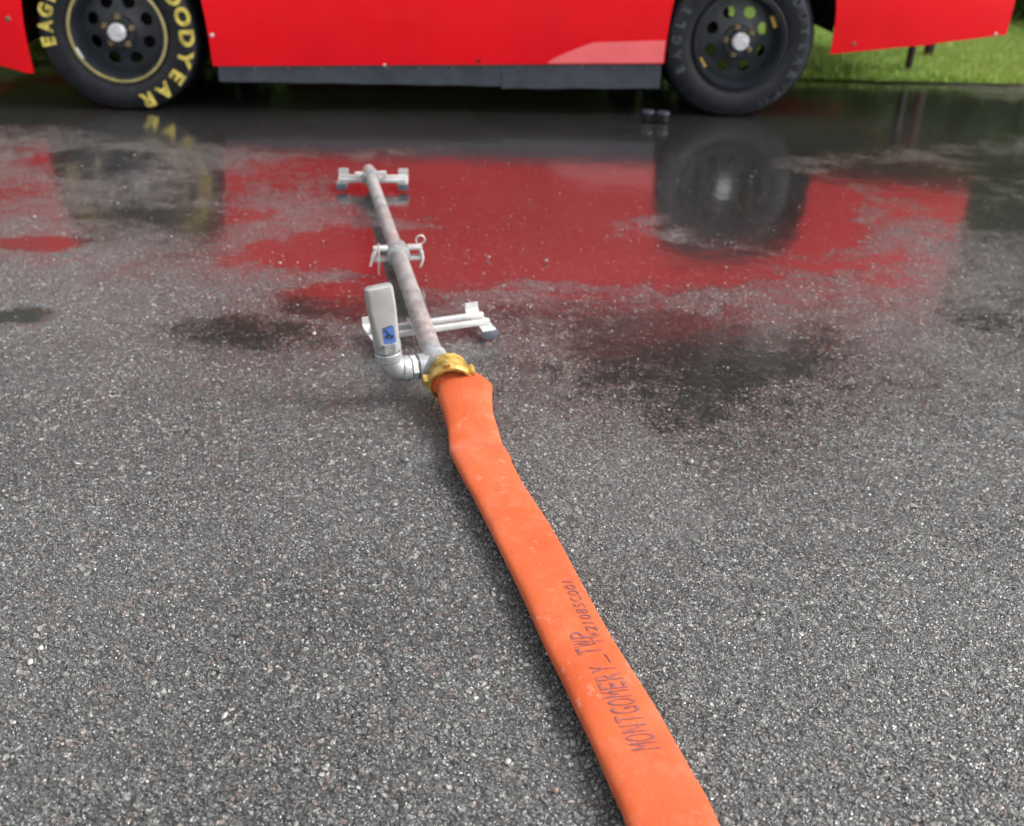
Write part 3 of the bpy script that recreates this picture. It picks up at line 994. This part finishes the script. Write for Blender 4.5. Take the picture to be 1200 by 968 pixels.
# left edge x, y, right edge x, y, height of the middle, thickness
HOSE = [
(-0.1580,1.9030,-0.0420,1.9090,0.0450,0.0500),
(-0.1520,1.8650,-0.0415,1.8710,0.0420,0.0450),
(-0.1370,1.8090,-0.0375,1.8140,0.0350,0.0360),
(-0.1262,1.7620,-0.0274,1.7680,0.0270,0.0270),
(-0.1215,1.7190,-0.0169,1.7240,0.0175,0.0210),
(-0.1190,1.6943,-0.0087,1.6996,0.0170,0.0240),
(-0.1122,1.6659,-0.0010,1.6711,0.0215,0.0270),
(-0.1016,1.6372,0.0042,1.6421,0.0195,0.0270),
(-0.0921,1.6108,0.0125,1.6156,0.0175,0.0260),
(-0.0721,1.5570,0.0300,1.5615,0.0155,0.0260),
(-0.0545,1.5043,0.0496,1.5089,0.0155,0.0250),
(-0.0218,1.4039,0.0845,1.4083,0.0155,0.0250),
(0.0204,1.2704,0.1233,1.2743,0.0155,0.0250),
(0.0545,1.1537,0.1589,1.1574,0.0155,0.0250),
(0.0772,1.0840,0.1831,1.0877,0.0155,0.0250),
(0.0967,1.0197,0.2060,1.0234,0.0155,0.0250),
(0.1151,0.9602,0.2247,0.9638,0.0155,0.0250),
(0.1301,0.9050,0.2409,0.9084,0.0155,0.0250),
(0.1463,0.8438,0.2586,0.8471,0.0155,0.0250),
(0.1680,0.7000,0.2810,0.7030,0.0155,0.0250),
(0.1850,0.5000,0.2990,0.5000,0.0155,0.0250),
(0.1800,0.2500,0.2920,0.2400,0.0155,0.0250),
(0.1400,-0.0200,0.2500,-0.0500,0.0155,0.0250),
(0.0600,-0.3500,0.1650,-0.4000,0.0155,0.0250),
]
def crom(P, t):
    n = len(P) - 1
    i = min(int(t), n - 1); f = t - i
    p0, p1, p2, p3 = P[max(i - 1, 0)], P[i], P[i + 1], P[min(i + 2, n)]
    return 0.5 * ((2 * p1) + (-p0 + p2) * f + (2 * p0 - 5 * p1 + 4 * p2 - p3) * f * f + (-p0 + 3 * p1 - 3 * p2 + p3) * f ** 3)
HP = [np.array(h) for h in HOSE]
KN = len(HP) - 1
def hose_frame(t):
    q = crom(HP, t)
    lf = min(1, max(0, (t - 3) / 3)) * 0.007
    L, Rr = Vector((q[0], q[1], q[4] + lf)), Vector((q[2], q[3], q[4] - lf * 0.3))
    c = (L + Rr) / 2
    t2 = min(t + 0.02, KN); t1 = max(t2 - 0.04, 0)
    a, b = crom(HP, t1), crom(HP, t2)
    tan = Vector(((b[0] + b[2] - a[0] - a[2]) / 2, (b[1] + b[3] - a[1] - a[3]) / 2, b[4] - a[4])).normalized()
    side = (Rr - L); w = side.length
    side = side - tan * side.dot(tan) * 0.85
    sw = side.normalized()
    return c, sw, tan, w, q[5] + lf * 0.5
def sect(k, n, w, th):
    """flattened tube with soft rounded edges"""
    a = 2 * PI * k / n
    ca, sa = math.cos(a), math.sin(a)
    x = w / 2 * math.copysign(abs(ca) ** 0.72, ca)
    z = th / 2 * math.copysign(abs(sa) ** 0.62, sa)
    return x, z
hose = thing('fire_hose', 'flat orange fire hose with brass coupling running across the wet paving', 'hose', HO)
HI = Matrix.Translation(-Vector(HO))
bm = bmesh.new()
uvl = bm.loops.layers.uv.new('UVMap')
ts = []
t = 0.0
while t < KN:
    ts.append(t); t += 0.09 if t < 12 else 0.14
ts.append(KN)
NS = 36
rings = []; sl = []; s_acc = 0; prevc = None
# round throat that leaves the coupling, flattening quickly
BR_C = Vector((-0.1340, 1.933, 0.057)); BR_D = Vector((0.20, -0.95, -0.30)).normalized()
def ring_at(c, sw, nz, w, th, p=1.0):
    out = []
    for k in range(NS):
        a = 2 * PI * k / NS
        ca, sa = math.cos(a), math.sin(a)
        e1, e2 = 1 - 0.28 * p, 1 - (0.38 if sa > 0 else 0.15) * p
        x = w / 2 * math.copysign(abs(ca) ** e1, ca)
        z = th / 2 * math.copysign(abs(sa) ** e2, sa)
        out.append(c + sw * x + nz * z)
    return out
c0, sw0, tan0, w0, th0 = hose_frame(0.0)
for q in (0.0, 0.3, 0.5, 0.66, 0.85):
    c = BR_C.lerp(c0, q)
    f = min(1, q * 2.0) ** 0.6
    sw = Vector((1, 0.2, 0)).lerp(sw0, q).normalized()
    nz = Vector((0, 0.1, 1)).normalized()
    rings.append(ring_at(c, sw, nz, 0.070 + (w0 - 0.070) * f, 0.068 + (th0 - 0.068) * f, f))
    sl.append(-(1 - q) * 0.03)
for t in ts:
    c, sw, tan, w, th = hose_frame(t)
    nz = sw.cross(tan); nz = nz if nz.z > 0 else -nz
    if prevc is not None: s_acc += (c - prevc).length
    prevc = c.copy()
    wave = 0.0012 * math.sin(s_acc * 31) + 0.0009 * math.sin(s_acc * 67 + 1)
    pts = ring_at(c, sw, nz, w, th)
    for k in range(NS):
        a = 2 * PI * k / NS
        if math.sin(a) > 0: pts[k] = pts[k] + Vector((0, 0, wave * math.sin(a)))
        if pts[k].z < 0.0008: pts[k] = Vector((pts[k].x, pts[k].y, 0.0008))
    rings.append(pts)
    sl.append(s_acc)
vr = [[bm.verts.new(p) for p in r] for r in rings]
for i in range(len(vr) - 1):
    for k in range(NS):
        j = (k + 1) % NS
        f = bm.faces.new((vr[i][k], vr[i + 1][k], vr[i + 1][j], vr[i][j]))
        us = (k / NS, k / NS, (k + 1) / NS, (k + 1) / NS)
        ss = (sl[i], sl[i + 1], sl[i + 1], sl[i])
        for lp, uu, s_ in zip(f.loops, us, ss): lp[uvl].uv = (s_, uu)
jacket = obj('hose_jacket', bm, M_HOSE, hose, M=HI)

# stencilled words on the top of the hose
S_T = []                                    # arc length table
acc = 0; pc = None
for i in range(0, KN * 40 + 1):
    c = hose_frame(i / 40)[0]
    if pc is not None: acc += (c - pc).length
    pc = c; S_T.append(acc)
def t_of_s(s):
    i = int(np.searchsorted(S_T, s)); i = max(1, min(i, len(S_T) - 1))
    return (i - 1 + (s - S_T[i - 1]) / max(1e-9, S_T[i] - S_T[i - 1])) / 40
def s_of_y(y):
    for i in range(len(S_T)):
        if hose_frame(i / 40)[0].y < y: return S_T[i]
def top_point(s, f, lift):
    """s along the hose, f across it 0 (left edge) to 1"""
    c, sw, tan, w, th = hose_frame(t_of_s(s))
    nz = sw.cross(tan); nz = nz if nz.z > 0 else -nz
    x = (f - 0.5) * w
    ca = math.copysign(min(1, abs(2 * (f - .5))) ** (1 / 0.72), f - .5)
    z = th / 2 * max(0, 1 - ca * ca) ** 0.31
    wave = 0.0012 * math.sin(s * 31) + 0.0009 * math.sin(s * 67 + 1)
    return c + sw * x + nz * (z + lift) + Vector((0, 0, wave))
def hose_text(word, s_start, s_end, f_base, f_top, name='stencil_letter', bold=0.0):
    """reads towards smaller s (away from the viewer), letter tops to the left"""
    n = len(word)
    pitch = (s_start - s_end) / n
    for i, ch in enumerate(word):
        if ch == ' ': continue
        cu = bpy.data.curves.new('stencil', 'FONT')
        cu.body = ch; cu.size = 1.0; cu.align_x = 'LEFT'; cu.resolution_u = 3
        to = bpy.data.objects.new('stencil', cu)
        me = bpy.data.meshes.new_from_object(to)
        bpy.data.objects.remove(to); bpy.data.curves.remove(cu)
        bm = bmesh.new(); bm.from_mesh(me); bpy.data.meshes.remove(me)
        bmesh.ops.triangulate(bm, faces=bm.faces[:])
        for _ in range(2): bmesh.ops.subdivide_edges(bm, edges=[e for e in bm.edges if e.calc_length() > 0.09], cuts=1)
        bmesh.ops.triangulate(bm, faces=bm.faces[:])
        x0 = min(v.co.x for v in bm.verts); x1 = max(v.co.x for v in bm.verts)
        wd = max(x1 - x0, 0.30)
        jx, jy = random.uniform(-.06, .06), random.uniform(-.03, .03)
        for v in bm.verts:
            lx = (v.co.x - (x0 + x1) / 2) / wd * 0.80
            ly = v.co.y / 0.70 + jy
            s = s_start - pitch * (i + 0.5 + lx + jx * .5)
            f = f_base + (f_top - f_base) * ly
            v.co = top_point(s, f, 0.0010)
        obj(name, bm, M_INK, jacket, smooth=False, M=HI)
t_ = NT('stencil_ink')
co_ = t_.coord()
fade = t_.ramp(t_.noise(co_, 160, 3, 0.7), 0.40, 0.62)
t_.set(Base_Color=t_.mix(t_.math('MULTIPLY', fade, 0.55), (0.11, 0.045, 0.055), (0.42, 0.075, 0.025)), Roughness=0.6)
M_INK = t_.m
sM, sY = s_of_y(0.9415), s_of_y(1.095)
hose_text('MONTGOMERY', sM, sY, 0.74, 0.36)
hose_text('_', sY, s_of_y(1.118), 0.66, 0.36)
hose_text('TWP.', s_of_y(1.118), s_of_y(1.186), 0.70, 0.34)
hose_text('TW21085C001', s_of_y(1.140), s_of_y(1.286), 0.815, 0.635)

# brass coupling on the hose end
BQ = frame(BR_C, BR_D)
coup = bpy.data.objects.new('hose_coupling', None)
bm = bmesh.new()
prof = [(0.029, 0.012), (0.0295, -0.034), (0.041, -0.034), (0.041, -0.026)]
z = -0.026
for i in range(5):
    prof += [(0.0435, z + 0.0015), (0.0435, z + 0.004), (0.0412, z + 0.0052)]
    z += 0.0052
prof += [(0.042, z + 0.001), (0.0475, z + 0.003), (0.0485, z + 0.007), (0.0485, z + 0.017), (0.0470, z + 0.020), (0.0420, z + 0.021), (0.0400, 0.010), (0.029, 0.010)]
lathe(bm, prof, 48, BQ)
bpy.data.objects.remove(coup)
coup = obj('hose_coupling', bm, M_BRASS, hose, M=HI)
for a in (172, 100, 32, 330, 245):
    bm = bmesh.new()
    ar = R(a)
    lv = box(bm, 0, 0, 0, 0.013, 0.014, 0.022, bevel=0.002)
    # angle 0 = straight up in the ring's own plane
    M = BQ @ Matrix.Rotation(ar - PI / 2, 4, 'Z') @ Matrix.Translation((0.0520, 0, 0.008))
    bmesh.ops.transform(bm, matrix=M, verts=bm.verts[:])
    obj('coupling_lug', bm, M_BRASS, coup, M=HI)
bm = bmesh.new()
lathe(bm, [(0.0400, 0.010), (0.0405, 0.0135), (0.036, 0.0145), (0.0355, 0.010)], 40, BQ)
obj('gasket', bm, M_SEAL, coup, M=HI)

# ------------------------------------------------------------ pipe assembly
PD = Vector((-0.2207, 0.9753, 0)).normalized()       # along the pipe, away from the camera
PN = Vector((-0.1651, 1.9739, 0.0))                  # near end, on the ground under the pipe
ANG = math.atan2(PD.y, PD.x) - PI / 2
pipe = thing('drain_pipe_assembly', 'long grey galvanised pipe on two white stands with an elbow and upright flat nozzle', 'pipe', PN, ANG)
# local axes: +y along the pipe, +x to its right, z up
PZ = 0.070
SL = -0.0155                                         # the pipe falls a little towards its far end
L1, L2 = 0.735, 1.580
Ym = Matrix.Rotation(-PI / 2, 4, 'X')                # z axis -> +y
def yM(y, x=0.0, z=PZ): return Matrix.Translation((x, y, z + SL * y)) @ Matrix.Rotation(math.atan(SL), 4, 'X') @ Ym
bm = bmesh.new(); lathe(bm, [(0.0, 0.0), (0.0225, 0.0), (0.0225, L1 - 0.02)], 36, yM(0.0))
obj('near_pipe', bm, M_GALV, pipe)
bm = bmesh.new(); lathe(bm, [(0.0195, L1 + 0.02), (0.0195, L2 + 0.02), (0.021, L2 + 0.022), (0.021, L2 + 0.055), (0.0185, L2 + 0.06), (0.0175, L2 + 0.052), (0.0, L2 + 0.05)], 36, yM(0.0))
obj('far_pipe', bm, M_GALV, pipe)
def camlock(yc, r, s=1.0, hooks=True):
    PZ = 0.070 + SL * yc
    cl = None
    bm = bmesh.new()
    lathe(bm, [(r * 1.02, -0.042 * s), (r * 1.32, -0.040 * s), (r * 1.45, -0.030 * s), (r * 1.45, -0.006 * s), (r * 1.30, 0.002 * s), (r * 1.36, 0.010 * s), (r * 1.36, 0.030 * s), (r * 1.05, 0.036 * s)], 36, yM(yc))
    cl = obj('pipe_clamp', bm, M_CAST, pipe)
    for sd in (-1, 1):
        # lug: a small frame with an open square eye
        x = sd * (r * 1.35 + 0.016 * s)
        bm = bmesh.new()
        e = 0.015 * s
        for (dx, dz, sx, sz) in ((0, e, 0.040 * s, 0.009 * s), (0, -e, 0.040 * s, 0.009 * s), (sd * 0.0165 * s, 0, 0.007 * s, 0.0208 * s)):
            box(bm, x + dx, yc - 0.010 * s, PZ + 0.004 + dz, sx, 0.026 * s, sz, bevel=0.0015)
        obj('clamp_lug', bm, M_ALU, cl)
        if hooks:
            bm = bmesh.new()
            if sd < 0:
                tube(bm, [(x - 0.014, yc - .020, PZ + 0.016), (x - 0.022, yc - .024, PZ + 0.006), (x - 0.027, yc - .028, PZ - 0.010), (x - 0.032, yc - .030, PZ - 0.024)], [0.0055, 0.005, 0.004, 0.003], 8)
            else:
                tube(bm, [(x + 0.019, yc - .02, PZ + 0.010), (x + 0.021, yc - .024, PZ - 0.010), (x + 0.016, yc - .028, PZ - 0.026), (x + 0.012, yc - .028, PZ - 0.034)], [0.004, 0.004, 0.0035, 0.003], 8)
            obj('cam_lever', bm, M_ALU, cl)
            bm = bmesh.new()
            if sd < 0:
                tube(bm, [(x - 0.006, yc - .03, PZ + 0.040), (x - 0.007, yc - .032, PZ + 0.02), (x - 0.009, yc - .034, PZ - 0.02), (x - 0.010, yc - .034, PZ - 0.048)], 0.0022, 6)
            else:
                cx_, cz_ = x + 0.016, PZ + 0.042
                tube(bm, [(cx_ + 0.012 * math.cos(q), yc - .02, cz_ + 0.012 * math.sin(q)) for q in np.linspace(-.5 * PI, 1.2 * PI, 16)], 0.0020, 6)
            obj('safety_ring', bm, M_ALU, cl)
    return cl
camlock(L1, 0.0225)
camlock(L2 - 0.03, 0.0205, 0.72, hooks=False)
def stand(yc, halfw, rot, xs, tall, ln, off=0.0, name='pipe_stand'):
    M = Matrix.Translation((xs, yc, 0)) @ Matrix.Rotation(R(rot), 4, 'Z')
    bm = bmesh.new()
    box(bm, -xs, 0, 0.0415, 0.045, 0.060, 0.006, bevel=0.0015, M=M)
    st = obj(name, bm, M_ALU, pipe)
    for k, yy in enumerate((-0.021 - off, 0.021 - off)):
        bm = bmesh.new()
        box(bm, 0, yy, 0.0325, 2 * halfw + 0.024, 0.014, 0.013, bevel=0.002, M=M)
        obj('cross_bar', bm, M_ALU, st)
    for sd in (-1, 1):
        bm = bmesh.new()
        xx = sd * halfw
        # flat strap with an upturned far tab and a turned-down near end
        H = ln / 2
        poly = [(-H, 0.004), (-H, 0.020), (-H + .004, 0.0245), (H - .012, 0.0245), (H - .004, 0.030), (H - .002, 0.030 + tall), (H + .0025, 0.030 + tall), (H + .001, 0.026), (H - .008, 0.0205), (-H + .006, 0.0205), (-H + .004, 0.018), (-H + .004, 0.004)]
        PM = M @ Matrix(((0, 0, 1, xx - 0.017), (1, 0, 0, 0), (0, 1, 0, 0), (0, 0, 0, 1)))
        prism(bm, poly, 0, 0.034, PM)
        obj('foot_plate', bm, M_ALU, st)
        bm = bmesh.new()
        box(bm, xx + sd * 0.002, -H - 0.003, 0.0125, 0.036, 0.005, 0.022, bevel=0.001, M=M)
        obj('foot_pad', bm, M_DARKEND, st)
        for yy in (-0.021, 0.021):
            bm = bmesh.new()
            lathe(bm, [(0.0055, 0.0245), (0.0055, 0.027), (0.004, 0.028), (0, 0.028)], 8, M @ Matrix.Translation((xx, yy, 0)))
            obj('bolt', bm, M_CAST, st)
    return st
stand(0.295, 0.132, 10.7, 0.026, 0.016, 0.125, 0.008)
stand(1.580, 0.104, -9, 0.010, 0.024, 0.080, 0.010)
# tee, nut, elbow, nozzle
bm = bmesh.new()
lathe(bm, [(0.0, -0.036), (0.029, -0.036), (0.029, -0.026), (0.0275, -0.022), (0.0275, 0.018), (0.0295, 0.021), (0.0295, 0.034), (0.026, 0.038), (0.0226, 0.038)], 36, yM(0.0))
tee = obj('tee_fitting', bm, M_CAST, pipe)
XA = Matrix.Rotation(-PI / 2, 4, 'Y')                # z axis -> -x
BX = Matrix.Translation((0, -0.004, PZ)) @ Matrix.Rotation(R(7), 4, 'Z') @ XA
bm = bmesh.new()
lathe(bm, [(0.0235, 0.01), (0.0235, 0.024), (0.0275, 0.026), (0.0275, 0.039), (0.024, 0.041)], 32, BX)
obj('tee_branch', bm, M_CAST, tee)
bm = bmesh.new()
lathe(bm, [(0.0, 0.041), (0.020, 0.041), (0.0265, 0.0435), (0.0265, 0.0545), (0.020, 0.057), (0.0, 0.057)], 6, BX, phase=R(30))
obj('hex_nut', bm, M_ALU, pipe, smooth=False)
# elbow: quarter bend from the branch direction up to vertical
bm = bmesh.new()
o_ = BX @ Vector((0, 0, 0.058)); dx = (BX.to_3x3() @ Vector((0, 0, 1))).normalized()
lathe(bm, [(0.0, -0.002), (0.0265, 0.0), (0.0285, 0.003), (0.0285, 0.016), (0.025, 0.019)], 32, frame(o_, dx))
start = o_ + dx * 0.010
rb = 0.031
upv = Vector((-0.10, 0.02, 1)).normalized()
pts = []
for i in range(13):
    a = PI / 2 * i / 12
    pts.append(start + dx * rb * math.sin(a) + upv * rb * (1 - math.cos(a)))
tube(bm, pts, [0.0255] * 13, 32)
etop = pts[-1]
lathe(bm, [(0.0255, -0.006), (0.0285, -0.003), (0.0285, 0.012), (0.026, 0.014), (0.0, 0.014)], 32, frame(etop, upv))
obj('elbow', bm, M_CAST, pipe)
NZ = frame(etop + upv * 0.014, upv, (0.98, 0.15, 0))
bm = bmesh.new()
lathe(bm, [(0.0, 0.0), (0.0225, 0.0), (0.0225, 0.003), (0.0285, 0.005), (0.0295, 0.026), (0.0, 0.028)], 8, NZ, phase=R(22.5))
nzb = obj('nozzle_base', bm, M_CAST, pipe, smooth=False)
# flattened nozzle tube: octagonal-ish foot lofting to a flat blade
bm = bmesh.new()
levels = [(0.0, 0.050, 0.044, 0.012), (0.030, 0.053, 0.040, 0.010), (0.062, 0.056, 0.034, 0.008), (0.078, 0.058, 0.030, 0.007), (0.118, 0.0585, 0.028, 0.009), (0.124, 0.056, 0.026, 0.009), (0.1265, 0.050, 0.020, 0.008)]
rings = []
for (z, sx, sy, cr) in levels:
    rings.append([bm.verts.new(NZ @ Vector((x, y, 0.020 + z))) for x, y in bezel(cr, 5, sx, sy)])
for a, b in zip(rings[:-1], rings[1:]):
    for i in range(len(a)): bm.faces.new((a[i], a[(i + 1) % len(a)], b[(i + 1) % len(a)], b[i]))
bm.faces.new(rings[-1])
M_NOZ = simple('nozzle_aluminium', (0.30, 0.30, 0.295), 0.42, metal=0.35, var=0.10, scale=18, bump=0.0002, bscale=260)
nz = obj('flat_nozzle', bm, M_NOZ, pipe)
# which way does the nozzle face the viewer: its -y side
def on_face(x, z, lift):
    yy = float(np.interp(z, [l_[0] for l_ in levels], [l_[2] for l_ in levels])) / 2
    return NZ @ Vector((x, -FS * (yy + lift), 0.020 + z))
FS = 1 if (NZ.to_3x3() @ Vector((0, -1, 0))).y < 0 else -1
bm = bmesh.new()
uvl = bm.loops.layers.uv.new('UVMap')
g = [[bm.verts.new(on_face(-0.009 + 0.024 * i / 6 , -0.004 + 0.046 * j / 8, 0.0006)) for i in range(7)] for j in range(9)]
for j in range(8):
    for i in range(6):
        f = bm.faces.new((g[j][i], g[j][i + 1], g[j + 1][i + 1], g[j + 1][i]))
        for lp, (a, b) in zip(f.loops, ((i, j), (i + 1, j), (i + 1, j + 1), (i, j + 1))): lp[uvl].uv = (a / 6, b / 8)
stk = obj('blue_sticker', bm, M_STICK, nz)
def scribble(pts, w=0.0011):
    bm = bmesh.new()
    tube(bm, [on_face(x * 0.85, z * 0.66 - 0.006, 0.0012) for x, z in pts], w * 0.8, 5)
    obj('ink_mark', bm, M_DARKPRINT, stk)
scribble([(-0.010, 0.071), (0.014, 0.075)])
scribble([(-0.008, 0.058), (-0.004, 0.065), (0.000, 0.064), (0.002, 0.052), (-0.004, 0.042), (-0.008, 0.046)], 0.0016)
scribble([(0.002, 0.052), (-0.001, 0.040), (0.004, 0.036), (0.009, 0.042), (0.006, 0.049), (0.002, 0.046)], 0.0018)
scribble([(0.006, 0.040), (0.010, 0.034), (0.013, 0.044)], 0.0014)
scribble([(0.006, 0.020), (0.009, 0.014), (0.012, 0.012)], 0.0020)
